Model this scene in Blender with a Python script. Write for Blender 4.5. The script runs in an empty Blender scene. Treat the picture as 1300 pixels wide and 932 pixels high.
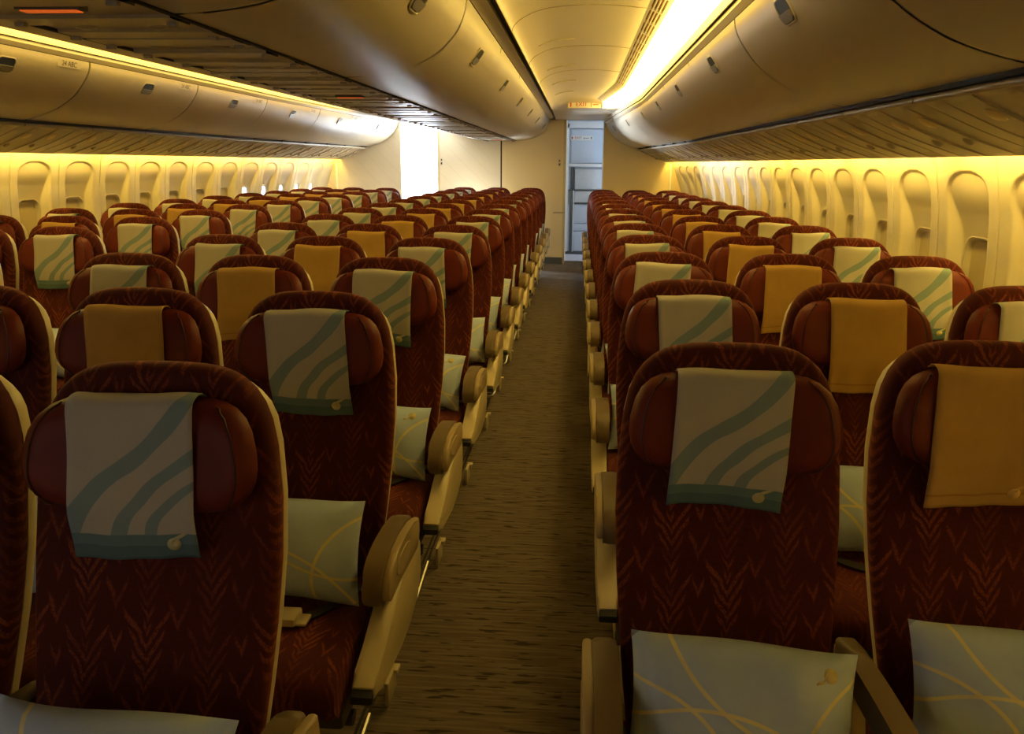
import bpy, bmesh, math, random
import numpy as np
from mathutils import Vector, Matrix
random.seed(7)
SC = bpy.context.scene
COL = SC.collection

# ------------------------------------------------------------------ tuning
XC = -1.262                     # cabin centre line (x of the middle seat column)
Y_FRONT, Y_BACK = -1.3, 12.6    # front bulkhead, rear bulkhead
L_COVE, L_SIDE, L_WASH, L_DOOR, L_GAL = 8.6, 25.0, 43.0, 3000.0, 19.0
WARM = (1.0, 0.685, 0.145)
WARM_WASH = (1.0, 0.71, 0.135)

def mirror(x): return 2*XC - x

def taper(y):                   # the fuselage narrows towards the tail
    return 0.0 if y < 8.3 else 0.057*(y-8.3)

# ------------------------------------------------------------------ materials
class NT:
    def __init__(s, name):
        s.m = bpy.data.materials.new(name); s.m.use_nodes = True
        s.t = s.m.node_tree; s.n = s.t.nodes; s.l = s.t.links
        s.b = s.n['Principled BSDF']
    def node(s, kind, **kw):
        n = s.n.new(kind)
        for k, v in kw.items(): setattr(n, k, v)
        return n
    def put(s, sock, v):
        if isinstance(v, bpy.types.NodeSocket): s.l.new(v, sock)
        else: sock.default_value = v
    def math(s, op, a, b=0.0, c=0.0):
        n = s.node('ShaderNodeMath', operation=op)
        s.put(n.inputs[0], a); s.put(n.inputs[1], b); s.put(n.inputs[2], c)
        return n.outputs[0]
    def mix(s, f, a, b):
        n = s.node('ShaderNodeMix', data_type='RGBA')
        s.put(n.inputs[0], f); s.put(n.inputs[6], a); s.put(n.inputs[7], b)
        return n.outputs[2]
    def noise(s, vec, scale, detail=2.0):
        n = s.node('ShaderNodeTexNoise'); n.inputs['Scale'].default_value = scale; n.inputs['Detail'].default_value = detail
        s.l.new(vec, n.inputs['Vector']); return n.outputs['Fac']
    def smooth(s, v, a, b):
        n = s.node('ShaderNodeMapRange', interpolation_type='SMOOTHSTEP')
        s.put(n.inputs[0], v); s.put(n.inputs[1], a); s.put(n.inputs[2], b); return n.outputs[0]
    def xyz(s, vec):
        n = s.node('ShaderNodeSeparateXYZ'); s.l.new(vec, n.inputs[0]); return n.outputs
    def coord(s, which='Object'):
        return s.node('ShaderNodeTexCoord').outputs[which]
    def scaled(s, vec, sc):
        n = s.node('ShaderNodeMapping'); n.inputs['Scale'].default_value = sc; s.l.new(vec, n.inputs[0]); return n.outputs[0]
    def bump(s, h, strength=.3, dist=.002):
        n = s.node('ShaderNodeBump'); n.inputs['Strength'].default_value = strength; n.inputs['Distance'].default_value = dist
        s.l.new(h, n.inputs['Height']); s.l.new(n.outputs[0], s.b.inputs['Normal'])

def rgba(c): return (c[0], c[1], c[2], 1.0)

def plain(name, col, rough=.5, metal=0.0, var=.06, scale=9.0, spec=.5, bump=0.0, bscale=300.0, coat=0.0):
    t = NT(name); o = t.coord()
    f = t.noise(o, scale, 3.0)
    d = tuple(max(0, c*(1-var)) for c in col); u = tuple(min(1, c*(1+var)) for c in col)
    t.put(t.b.inputs['Base Color'], t.mix(f, rgba(d), rgba(u)))
    t.b.inputs['Roughness'].default_value = rough; t.b.inputs['Metallic'].default_value = metal
    t.b.inputs['Specular IOR Level'].default_value = spec
    t.b.inputs['Coat Weight'].default_value = coat
    if bump: t.bump(t.noise(o, bscale, 2.0), bump, .0015)
    return t.m

def emit(name, col, strength):
    t = NT(name)
    t.b.inputs['Base Color'].default_value = rgba(tuple(min(1, c) for c in col))
    t.b.inputs['Emission Color'].default_value = rgba(col); t.b.inputs['Emission Strength'].default_value = strength
    return t.m

def fabric(name, horizontal=False):
    # deep maroon weave with stacked V shaped sprigs in rust
    t = NT(name); o = t.coord(); x, y, z = t.xyz(o)
    v = y if horizontal else z
    warp = t.math('MULTIPLY', t.math('SUBTRACT', t.noise(o, 26.0, 2.0), .5), .018)
    ux = t.math('DIVIDE', t.math('ADD', x, warp), .116)
    vz = t.math('DIVIDE', t.math('ADD', v, t.math('MULTIPLY', warp, .7)), .150)
    fibre = t.smooth(t.noise(t.scaled(o, (260, 260, 260)), 1.0, 2.0), .22, .60)
    rows = t.smooth(t.noise(t.scaled(o, (9, 9, 9)), 1.0, 1.0), .36, .6)
    k = None
    for shift, vs_, n_, rch, steep in ((0.0, 0.0, 6.0, .40, 1.0), (.5, .35, 2.0, .22, 1.3)):
        uu = t.math('ADD', ux, shift); r = t.math('ROUND', uu); a = t.math('ABSOLUTE', t.math('SUBTRACT', uu, r))
        par = t.math('ABSOLUTE', t.math('MODULO', r, 2.0))
        fan = t.math('FRACT', t.math('SUBTRACT', t.math('ADD', t.math('ADD', vz, vs_), t.math('MULTIPLY', par, .22)), t.math('MULTIPLY', t.math('POWER', a, .85), steep)))
        st = t.math('FRACT', t.math('MULTIPLY', fan, n_)); hw = .035*n_
        line = t.math('SUBTRACT', t.smooth(st, .5-hw-.10, .5-hw+.04), t.smooth(st, .5+hw-.04, .5+hw+.10))
        reach = t.math('ADD', .09, t.math('MULTIPLY', t.math('POWER', fan, 1.4), rch-.06))
        kk = t.math('MULTIPLY', line, t.smooth(t.math('SUBTRACT', reach, a), 0.0, .06))
        k = kk if k is None else t.math('MAXIMUM', k, kk)
    k = t.math('MULTIPLY', t.math('MULTIPLY', k, t.math('ADD', .30, t.math('MULTIPLY', rows, .60))), fibre)
    base = t.mix(t.noise(o, 140.0, 3.0), (.050, .0045, .0038, 1), (.095, .011, .0075, 1))
    t.put(t.b.inputs['Base Color'], t.mix(k, base, (.24, .055, .017, 1)))
    t.b.inputs['Roughness'].default_value = .82
    t.b.inputs['Sheen Weight'].default_value = .22; t.b.inputs['Sheen Roughness'].default_value = .4
    t.b.inputs['Sheen Tint'].default_value = (1, .35, .2, 1)
    t.b.inputs['Specular IOR Level'].default_value = .25
    t.bump(t.noise(o, 420.0, 2.0), .25, .0015)
    return t.m

def curve_node(t, v, pts):
    n = t.node('ShaderNodeFloatCurve'); c = n.mapping.curves[0]
    while len(c.points) > 2: c.points.remove(c.points[1])
    c.points[0].location = pts[0]; c.points[1].location = pts[-1]
    for p in pts[1:-1]: c.points.new(*p)
    for p in c.points: p.handle_type = 'AUTO'
    n.mapping.use_clip = False; n.mapping.update()
    t.put(n.inputs['Value'], v); return n.outputs[0]

def cloth_striped():
    t = NT('striped_headrest_cloth'); uv = t.coord('UV'); o = t.coord(); u, v, _ = t.xyz(uv)   # v runs down from the fold
    S = [([(0, .67), (.1, .575), (.21, .485), (.39, .385), (.59, .275), (.74, .155), (.875, .03), (1, -.1)],
          [(0, 1.0), (.08, .81), (.19, .66), (.36, .515), (.55, .425), (.73, .305), (.845, .225), (1, .07)]),
         [[(0, 1.4), (.26, 1.0), (.31, .835), (.37, .72), (.49, .615), (.63, .505), (.78, .43), (1, .315)],
          [(0, 1.6), (.38, 1.0), (.435, .835), (.49, .73), (.6, .64), (.71, .55), (.87, .47), (1, .41)]],
         [[(0, 1.6), (.5, 1.0), (.57, .84), (.61, .745), (.72, .655), (.87, .565), (1, .51)],
          [(0, 1.8), (.62, 1.0), (.675, .84), (.71, .755), (.82, .665), (1, .56)]]]
    m = None
    for up, lo in S:
        a = t.smooth(t.math('SUBTRACT', v, curve_node(t, u, up)), -.004, .004)
        b = t.smooth(t.math('SUBTRACT', curve_node(t, u, lo), v), -.004, .004)
        k = t.math('MULTIPLY', a, b); m = k if m is None else t.math('MAXIMUM', m, k)
    wv = t.noise(t.scaled(o, (420, 420, 420)), 1.0, 2.0)
    base = t.mix(wv, (.46, .435, .39, 1), (.54, .51, .455, 1))
    c = t.mix(t.math('MULTIPLY', m, .9), base, (.215, .315, .335, 1))
    band = t.smooth(v, .832, .838); band2 = t.smooth(v, .908, .914)
    c = t.mix(band, c, (.150, .240, .265, 1)); c = t.mix(band2, c, (.100, .175, .200, 1))
    t.put(t.b.inputs['Base Color'], c); t.b.inputs['Roughness'].default_value = .85
    t.b.inputs['Specular IOR Level'].default_value = .2
    t.bump(wv, .2, .001); return t.m

def cloth_gold():
    t = NT('gold_headrest_cloth'); uv = t.coord('UV'); o = t.coord(); u, v, _ = t.xyz(uv)
    wv = t.noise(t.scaled(o, (420, 420, 420)), 1.0, 2.0); big = t.noise(o, 14.0, 3.0)
    c = t.mix(big, (.44, .26, .070, 1), (.58, .36, .105, 1))
    line = t.math('MULTIPLY', t.smooth(v, .895, .9), t.math('SUBTRACT', 1.0, t.smooth(v, .912, .918)))
    c = t.mix(t.math('MULTIPLY', line, .5), c, (.30, .13, .02, 1))
    t.put(t.b.inputs['Base Color'], c); t.b.inputs['Roughness'].default_value = .85
    t.b.inputs['Specular IOR Level'].default_value = .2
    t.bump(wv, .2, .001); return t.m

def pillow_mat():
    t = NT('pillow_cloth'); uv = t.coord('UV'); o = t.coord(); u, v, _ = t.xyz(uv)
    m = None
    for cu, cv, rad in ((-.15, -.05, .62), (.30, -.45, .78), (.95, 1.25, .80), (1.35, .2, .62)):
        d = t.math('SQRT', t.math('ADD', t.math('POWER', t.math('SUBTRACT', u, cu), 2.0), t.math('POWER', t.math('MULTIPLY', t.math('SUBTRACT', v, cv), .8), 2.0)))
        k = t.math('SUBTRACT', 1.0, t.smooth(t.math('ABSOLUTE', t.math('SUBTRACT', d, rad)),   .0075, .0125))
        m = k if m is None else t.math('MAXIMUM', m, k)
    f = t.noise(o, 9.0, 2.0)
    c = t.mix(f, (.44, .57, .84, 1), (.54, .66, .90, 1))
    c = t.mix(m, c, (.82, .76, .48, 1))
    t.put(t.b.inputs['Base Color'], c); t.b.inputs['Roughness'].default_value = .42
    t.b.inputs['Sheen Weight'].default_value = .2
    t.bump(t.noise(o, 22.0, 2.0), .5, .006); return t.m

def carpet_mat():
    t = NT('streaked_carpet'); o = t.coord()
    a = t.noise(t.scaled(o, (4.0, 85.0, 1)), 1.0, 3.0); b = t.noise(t.scaled(o, (9.0, 60.0, 1)), 1.0, 2.0)
    f = t.noise(o, 420.0, 2.0)
    c = t.mix(t.smooth(a, .40, .62), (.135, .104, .080, 1), (.195, .154, .120, 1))
    c = t.mix(t.math('MULTIPLY', t.smooth(b, .585, .64), .85), c, (.035, .027, .022, 1))
    c = t.mix(t.math('MULTIPLY', f, .25), c, (.05, .042, .036, 1))
    t.put(t.b.inputs['Base Color'], c); t.b.inputs['Roughness'].default_value = .95
    t.b.inputs['Specular IOR Level'].default_value = .1
    t.bump(f, .5, .004); return t.m

def laminate_lines():
    t = NT('bulkhead_laminate'); o = t.coord(); x, y, z = t.xyz(o)
    w = t.math('ADD', t.math('MULTIPLY', t.math('SUBTRACT', x, t.math('MULTIPLY', z, -1.0)), 4.0), t.math('MULTIPLY', t.noise(o, .8, 1.0), 1.2))
    s = t.math('FRACT', w); ln = t.math('SUBTRACT', t.smooth(s, .44, .49), t.smooth(s, .51, .56))
    left = t.math('MULTIPLY', t.math('SUBTRACT', 1.0, t.smooth(x, XC-.25, XC-.05)), .22)
    body = t.mix(t.smooth(x, XC-.02, XC+.02), (.70, .64, .52, 1), (.74, .61, .36, 1))  # daylight left and warm lamplight right of centre, painted into the laminate colour
    c = t.mix(t.math('MULTIPLY', ln, left), body, (.50, .43, .33, 1))
    t.put(t.b.inputs['Base Color'], c); t.b.inputs['Roughness'].default_value = .45; return t.m

M = dict(
    fabric=fabric('maroon_chevron_fabric'), fabric_seat=fabric('maroon_chevron_cushion_fabric', True),
    leather=plain('maroon_leather', (.145, .020, .011), .48, var=.15, scale=30, spec=.22, bump=.25, bscale=500),
    piping=plain('dark_maroon_piping', (.055, .007, .006), .5),
    shell=plain('cream_seat_shell', (.66, .58, .42), .38),
    pad=plain('taupe_armrest_leather', (.165, .115, .058), .48, bump=.2, bscale=400),
    armside=plain('beige_armrest_shell', (.42, .325, .185), .45),
    side=plain('cream_side_panel', (.56, .475, .30), .42),
    black=plain('black_rubber', (.012, .011, .010), .6), belt=plain('dark_belt_webbing', (.035, .032, .026), .75),
    metal=plain('brushed_metal', (.55, .52, .47), .32, metal=1.0), steel=plain('grey_rail_metal', (.36, .34, .31), .30, metal=.85),
    cloth=cloth_striped(), gold=cloth_gold(), emblem=plain('cream_emblem_print', (.62, .56, .30), .7),
    gold_emblem=plain('pale_gold_emblem_print', (.70, .45, .14), .7),
    pillow=pillow_mat(), carpet=carpet_mat(),
    bin=plain('warm_white_bin_panel', (.47, .415, .325), .40, var=.03, spec=.45),
    lip=plain('pale_bin_lip', (.62, .56, .44), .45, var=.03),
    ceil=plain('warm_white_ceiling_panel', (.80, .72, .57), .42, var=.03), wall=plain('cream_sidewall', (.66, .60, .47), .5, var=.02),
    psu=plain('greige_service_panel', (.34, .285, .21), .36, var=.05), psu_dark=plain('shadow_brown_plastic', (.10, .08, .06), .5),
    gap=plain('dark_seam', (.012, .010, .008), .8), shade=plain('window_shade', (.50, .42, .26), .5), bezel=plain('window_bezel', (.60, .54, .41), .4),
    bulk=laminate_lines(), white=plain('white_lining', (.80, .81, .82), .4, var=.02), galley=plain('blue_white_galley_laminate', (.60, .67, .78), .35, var=.03),
    galley_dark=plain('grey_galley_trim', (.10, .11, .12), .35), film=plain('silver_plastic_cover', (.62, .64, .66), .25, var=.10, scale=14, bump=.6, bscale=18),
    print_dark=plain('dark_print', (.05, .04, .035), .7), print_red=plain('red_print', (.50, .06, .03), .6), sign=plain('white_sign_plate', (.80, .80, .78), .4),
    cove=emit('cove_light_lens', WARM, L_COVE), cove_side=emit('ceiling_fill_glow', WARM, L_SIDE), wash=emit('sidewall_light_lens', WARM_WASH, L_WASH),  # edge glow added beside the cove lens to brighten the ceiling
    orange=emit('lit_orange_sign', (1.0, .16, .02), .45), sky=emit('sky_lit_window', (.80, .90, 1.0), 2.2),
    tube=emit('white_galley_lamp', (.85, .93, 1.0), 2.2), bulb=plain('reading_lamp_lens', (.60, .48, .26), .3),
    paddle=plain('grey_latch_paddle', (.22, .215, .20), .35, metal=.4), rail=plain('greige_rail', (.30, .255, .19), .38), sky_dim=emit('dim_sky_window', (.62, .58, .62), .5), vinyl=plain('pale_galley_floor', (.62, .60, .66), .4), slot=plain('brown_grille_slot', (.26, .11, .025), .8), olive=plain('olive_bag', (.10, .095, .06), .6),
)

# ------------------------------------------------------------------ mesh builder
class MB:
    def __init__(s): s.bm = bmesh.new(); s.uv = None
    def grid(s, P, closed_u=False, closed_v=False, uv=None):
        rows = [[s.bm.verts.new(p) for p in r] for r in P]
        nu, nv = len(rows), len(rows[0])
        if uv and s.uv is None: s.uv = s.bm.loops.layers.uv.new('UVMap')
        for i in range(nu if closed_u else nu-1):
            for j in range(nv if closed_v else nv-1):
                i2, j2 = (i+1) % nu, (j+1) % nv
                q = [rows[i][j], rows[i2][j], rows[i2][j2], rows[i][j2]]
                try: f = s.bm.faces.new(q)
                except ValueError: continue
                if uv:
                    for lp, (a, b) in zip(f.loops, ((i, j), (i2, j), (i2, j2), (i, j2))): lp[s.uv].uv = uv(a, b)
        return rows
    def box(s, x0, x1, y0, y1, z0, z1, bev=0.0, seg=2):
        v = [s.bm.verts.new(p) for p in ((x0,y0,z0),(x1,y0,z0),(x1,y1,z0),(x0,y1,z0),(x0,y0,z1),(x1,y0,z1),(x1,y1,z1),(x0,y1,z1))]
        fs = [s.bm.faces.new([v[i] for i in q]) for q in ((0,3,2,1),(4,5,6,7),(0,1,5,4),(1,2,6,5),(2,3,7,6),(3,0,4,7))]
        if bev: s._bevel(fs, bev, seg)
    def _bevel(s, fs, bev, seg):
        es = list({e for f in fs for e in f.edges})
        bmesh.ops.bevel(s.bm, geom=es, offset=bev, segments=seg, affect='EDGES', profile=.5, clamp_overlap=True)
    def prism(s, poly, axis, a, b, bev=0.0, seg=2):
        # poly: 2-D outline in the plane of the two other axes
        def P(p, c):
            return {'x': (c, p[0], p[1]), 'y': (p[0], c, p[1]), 'z': (p[0], p[1], c)}[axis]
        A = [s.bm.verts.new(P(p, a)) for p in poly]; B = [s.bm.verts.new(P(p, b)) for p in poly]
        n = len(poly); fs = [s.bm.faces.new(A), s.bm.faces.new(B[::-1])]
        rim = list(fs[0].edges) + list(fs[1].edges)
        for i in range(n): s.bm.faces.new((A[i], B[i], B[(i+1) % n], A[(i+1) % n]))
        if bev: bmesh.ops.bevel(s.bm, geom=rim, offset=bev, segments=seg, affect='EDGES', profile=.5, clamp_overlap=True)
    def tube(s, pts, r, n=8, closed=False):
        pts = [Vector(p) for p in pts]; rings = []; up0 = None
        for i, p in enumerate(pts):
            a = pts[i-1] if (i or closed) else p; b = pts[(i+1) % len(pts)] if (i < len(pts)-1 or closed) else p
            d = (b-a).normalized(); ref = up0 if up0 is not None else (Vector((0, 0, 1)) if abs(d.z) < .9 else Vector((1, 0, 0)))
            e1 = d.cross(ref).normalized(); e2 = e1.cross(d).normalized(); up0 = e2
            rr = r[i] if isinstance(r, (list, tuple)) else r
            rings.append([p + e1*rr*math.cos(2*math.pi*k/n) + e2*rr*math.sin(2*math.pi*k/n) for k in range(n)])
        rows = s.grid(rings, closed_u=closed, closed_v=True)
        if not closed:
            s.bm.faces.new(rows[0]); s.bm.faces.new(rows[-1][::-1])
    def build(s, name, mat, parent=None, angle=38, merge=True, loc=None):
        if merge: bmesh.ops.remove_doubles(s.bm, verts=s.bm.verts, dist=1e-5)
        bmesh.ops.recalc_face_normals(s.bm, faces=s.bm.faces)
        for f in s.bm.faces: f.smooth = True
        me = bpy.data.meshes.new(name); s.bm.to_mesh(me); s.bm.free()
        me.set_sharp_from_angle(angle=math.radians(angle))
        for m in (mat if isinstance(mat, (list, tuple)) else [mat]): me.materials.append(m)
        o = bpy.data.objects.new(name, me); COL.objects.link(o)
        if parent is not None: o.parent = parent
        if loc is not None: o.location = loc
        return o

def tag(o, label=None, cat=None, group=None, kind=None):
    if label: o['label'] = label
    if cat: o['category'] = cat
    if group: o['group'] = group
    if kind: o['kind'] = kind
    return o
def empty(name, loc=(0, 0, 0)):
    o = bpy.data.objects.new(name, None); COL.objects.link(o); o.location = loc; o.empty_display_size = .1; return o
def struct(o): o['kind'] = 'structure'; return o
KIDS = {}
def copy_tree(o, parent=None):
    c = o.copy(); COL.objects.link(c)
    if parent is not None: c.parent = parent
    for ch in o.children: copy_tree(ch, c)
    return c
def catmull(P, n):
    P = [np.array(p, float) for p in P]; Q = [2*P[0]-P[1]] + P + [2*P[-1]-P[-2]]; out = []
    for i in range(1, len(Q)-2):
        for k in range(n):
            t = k/n; a, b, c, d = Q[i-1:i+3]
            out.append(.5*((2*b)+(-a+c)*t+(2*a-5*b+4*c-d)*t*t+(-a+3*b-3*c+d)*t**3))
    out.append(P[-1]); return [tuple(p) for p in out]

# ------------------------------------------------------------------ slab: a padded outline (seat back, headrest)
def slab(mb, prof, rings, pos, nx=10, bulge=0.0, bend=None):
    """prof: (t, w) from the top apex (w=0) to the bottom (w=0); rings: (inset, depth) from back to front."""
    N = len(prof); nrm = []
    for i in range(N):
        a = prof[max(0, i-1)]; b = prof[min(N-1, i+1)]
        dt, dw = b[0]-a[0], b[1]-a[1]
        if i == 0: nrm.append((0, -1)); continue
        if i == N-1: nrm.append((0, 1)); continue
        l = math.hypot(dt, dw) or 1; nrm.append((dt/l, -dw/l))
    def pt(x, t, d):
        if bend: d += bend(x)
        y, z = pos(t, d); return (x, y, z)
    loops = []
    for ins, d in rings:
        R = [(max(0.0, w - ins*n[0]), t - ins*n[1]) for (t, w), n in zip(prof, nrm)]
        loops.append((R, d))
    P = []
    for R, d in loops:
        ring = [pt(-w, t, d) for w, t in R[::-1]] + [pt(w, t, d) for w, t in R[1:-1]]
        P.append(ring)
    mb.grid(P, closed_v=True)
    for R, d, sg in ((loops[-1][0], loops[-1][1], 1), (loops[0][0], loops[0][1], 0)):
        rows = []
        for w, t in R:
            rows.append([pt(-w + 2*w*k/nx, t, d + (bulge*(1-(2*k/nx-1)**2) if sg else 0)) for k in range(nx+1)])
        mb.grid(rows)
    return loops

# ------------------------------------------------------------------ seat parts
ZTOP = 1.24
def back_pos(t, d):             # point on the seat back: t below the top, d in front of its face
    y = -(.10*t + .135*t*t/.8 + 0) ; sl = .10 + .27*t/.8
    return (y - d/math.hypot(1, sl), ZTOP - t + 0*d)
BACK_PROF = [(0, 0), (.0008, .045), (.003, .082), (.008, .113), (.016, .137), (.029, .159), (.047, .179), (.072, .196), (.105, .209), (.155, .2195),
             (.25, .229), (.36, .231), (.48, .226), (.6, .217), (.7, .208), (.775, .200), (.79, .195), (.798, .18), (.80, .0)]
HEAD_PROF = [(.052, 0), (.0522, .07), (.053, .12), (.057, .146), (.066, .168), (.082, .187), (.105, .200), (.14, .209), (.168, .211), (.192, .207),
             (.213, .197), (.230, .180), (.243, .156), (.251, .125), (.2545, .085), (.255, .04), (.255, 0)]
def wing(x): return .026*(abs(x)/.2)**3
def part_meshes():
    P = {}
    b = MB(); slab(b, BACK_PROF, [(.03, -.058), (.004, -.052), (0, -.035), (0, -.022), (.003, -.012), (.009, -.005), (.018, -.001), (.03, 0), (.07, .002)], back_pos, 12, .004)
    P['backrest'] = (b, 'fabric')
    b = MB(); slab(b, [(t+.020*max(0, 1-t/.12), w*(.985 if t < .05 else .995)) for t, w in BACK_PROF], [(.075, -.118), (.044, -.112), (.018, -.100), (.005, -.082), (.002, -.066), (.004, -.057), (.014, -.054)], back_pos, 8)
    P['back_shell'] = (b, 'shell')
    b = MB(); lp = slab(b, HEAD_PROF, [(.02, -.004), (0, .003), (0, .014), (.003, .027), (.010, .039), (.020, .048), (.033, .0535), (.042, .055)], back_pos, 12, .002, wing)
    P['headrest'] = (b, 'leather')
    tab = [(0, .014), (.003, .027), (.010, .039), (.020, .048), (.034, .054), (.044, .0555), (.07, .057)]
    def hd(x, t):
        dist = min(math.hypot(abs(x)-w, t-tt) for tt, w in HEAD_PROF); return float(np.interp(dist, [q[0] for q in tab], [q[1] for q in tab]))
    for sg, nm in ((1, 'piping'), (-1, 'piping_far')):
        b = MB(); arc = catmull([(.140, .0575), (.160, .075), (.176, .105), (.184, .14), (.186, .18), (.176, .213), (.158, .238)], 4)
        b.tube([(sg*x, *back_pos(t, hd(x, t)+wing(x)+.0003)) for x, t in arc], .0020, 6)
        P[nm] = (b, 'piping')
    # seat cushion: rounded front edge, slight dish
    b = MB(); sec = [(-.13, .365), (-.13, .455), (-.16, .470), (-.30, .468), (-.46, .476), (-.56, .478), (-.605, .470), (-.632, .450), (-.642, .42), (-.636, .39), (-.615, .365)]
    xs = [-.228, -.226, -.215, -.19, -.1, 0, .1, .19, .215, .226, .228]; ins = [.03, .012, .003, 0, -.003, -.004, -.003, 0, .003, .012, .03]
    rows = []
    for x, k in zip(xs, ins):
        rows.append([(x, y + (k*.8 if y < -.5 else 0), z - (k if z > .40 else 0)) for y, z in sec])
    r = b.grid(rows, closed_v=True); b.bm.faces.new(r[0]); b.bm.faces.new(r[-1][::-1])
    P['seat_cushion'] = (b, 'fabric_seat')
    b = MB(); b.box(-.235, .235, -.60, -.10, .325, .372, .012)
    b.tube([(-.235, -.52, .30), (.235, -.52, .30)], .019, 8); b.tube([(-.235, -.20, .30), (.235, -.20, .30)], .019, 8)
    P['seat_pan'] = (b, 'psu_dark')
    # legs
    for nm, x in (('leg', .0),):
        b = MB(); b.tube([(x, -.50, .30), (x, -.47, .16), (x, -.44, .03)], .018, 8); b.tube([(x, -.20, .30), (x, -.12, .15), (x, -.04, .03)], .018, 8)
        b.box(x-.03, x+.03, -.50, .02, .012, .035, .006)
        P[nm] = (b, 'steel')
    # lap belt lying across the cushion
    b = MB(); path = [(-.225, -.17, .49), (-.2, -.22, .4785), (-.1, -.37, .482), (.02, -.43, .4845), (.1, -.39, .484), (.2, -.22, .4785), (.225, -.17, .49)]
    b.grid([[(x, y-.022, z), (x, y+.022, z), (x, y+.022, z+.004), (x, y-.022, z+.004)] for x, y, z in catmull(path, 5)], closed_v=True)
    P['seat_belt'] = (b, 'belt')
    b = MB(); b.box(.005, .075, -.455, -.395, .486, .508, .006); b.box(.068, .10, -.448, -.402, .486, .494, .003)
    P['buckle'] = (b, 'side')
    # armrests (built for the +x side)
    top = [(-.10, .622), (-.18, .640), (-.30, .652), (-.42, .652), (-.50, .640), (-.548, .615), (-.570, .582), (-.568, .556), (-.548, .540), (-.515, .538)]
    low = [(-.40, .556), (-.25, .545), (-.13, .535), (-.09, .575)]
    b = MB(); b.prism(catmull(top, 3) + low, 'x', .240, .290, .013, 3); P['armrest_pad'] = (b, 'pad')
    b = MB(); o = [(-.095, .615), (-.18, .632), (-.30, .643), (-.42, .643), (-.495, .631), (-.54, .607), (-.560, .580), (-.556, .560), (-.53, .548), (-.40, .553), (-.25, .543), (-.13, .53), (-.085, .57)]
    b.prism(o, 'x', .288, .310, .008, 2); P['armrest_shell'] = (b, 'armside')
    b = MB(); el = [(-.36+.105*math.cos(a), .598+.026*math.sin(a)+.05*0) for a in [2*math.pi*i/20 for i in range(20)]]
    b.prism(el, 'x', .3085, .3125, .002, 1); P['armrest_plate'] = (b, 'armside')
    b = MB(); sp = [(-.04, .52), (-.08, .56), (-.16, .548), (-.30, .538), (-.40, .520), (-.48, .490), (-.56, .462), (-.66, .440), (-.700, .425), (-.700, .392), (-.62, .378),
                    (-.50, .366), (-.36, .352), (-.22, .345), (-.10, .37), (-.04, .43)]
    b.prism(sp, 'x', .248, .304, .012, 3); P['side_panel'] = (b, 'side')
    b = MB(); b.prism([(-.700, .420), (-.722, .412), (-.726, .396), (-.700, .388)], 'x', .251, .301, .004, 2); P['end_cap'] = (b, 'black')
    b = MB(); b.prism([(-.05, .38), (-.10, .34), (-.22, .315), (-.36, .322), (-.5, .336), (-.56, .356), (-.36, .352), (-.22, .346)], 'x', .245, .272, .004, 2); P['under_panel'] = (b, 'side')
    # floor bracket and baggage bar end
    b = MB(); b.box(.200, .212, -.12, -.02, .012, .09, .003); b.box(.200, .226, -.055, -.02, .078, .090, .003); P['floor_bracket'] = (b, 'side')
    b = MB(); b.tube([(-.22, -.56, .10), (.15, -.56, .10), (.195, -.545, .10), (.205, -.50, .105), (.205, -.30, .13)], .008, 8); P['baggage_bar'] = (b, 'steel')
    # centre armrest between two seats (+x side)
    b = MB(); b.prism(catmull([(-.06, .628), (-.2, .642), (-.34, .648), (-.46, .646), (-.535, .632), (-.556, .61)], 3) + [(-.55, .592), (-.5, .585), (-.06, .575)], 'x', .237, .283, .010, 3)
    P['armrest'] = (b, 'pad')
    b = MB(); b.prism([(-.04, .60), (-.14, .59), (-.17, .50), (-.20, .40), (-.06, .40)], 'x', .244, .276, .004, 2); P['armrest_stem'] = (b, 'armside')
    out = {}
    for k, (b, m) in P.items():
        fy = .75 if k in ('armrest_pad', 'armrest_shell', 'armrest_plate') else .80 if k in ('side_panel', 'end_cap', 'under_panel') else 1
        for v in b.bm.verts: v.co.y = -.08+(v.co.y+.08)*fy
        bmesh.ops.remove_doubles(b.bm, verts=b.bm.verts, dist=1e-5); bmesh.ops.recalc_face_normals(b.bm, faces=b.bm.faces)
        for f in b.bm.faces: f.smooth = True
        me = bpy.data.meshes.new(k); b.bm.to_mesh(me)
        me.set_sharp_from_angle(angle=math.radians(42)); me.materials.append(M[m]); out[k] = me
        bmesh.ops.scale(b.bm, vec=(-1, 1, 1), verts=b.bm.verts)
        if fy < 1: bmesh.ops.translate(b.bm, vec=(.016, 0, 0), verts=b.bm.verts); bmesh.ops.reverse_faces(b.bm, faces=b.bm.faces)
        m2 = bpy.data.meshes.new(k); b.bm.to_mesh(m2); m2.set_sharp_from_angle(angle=math.radians(42)); m2.materials.append(M[m]); out[k+'_m'] = m2
        b.bm.free()
    return out
PM = part_meshes()
def part(name, key, parent):
    o = bpy.data.objects.new(name, PM[key]); COL.objects.link(o); o.parent = parent; return o
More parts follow.
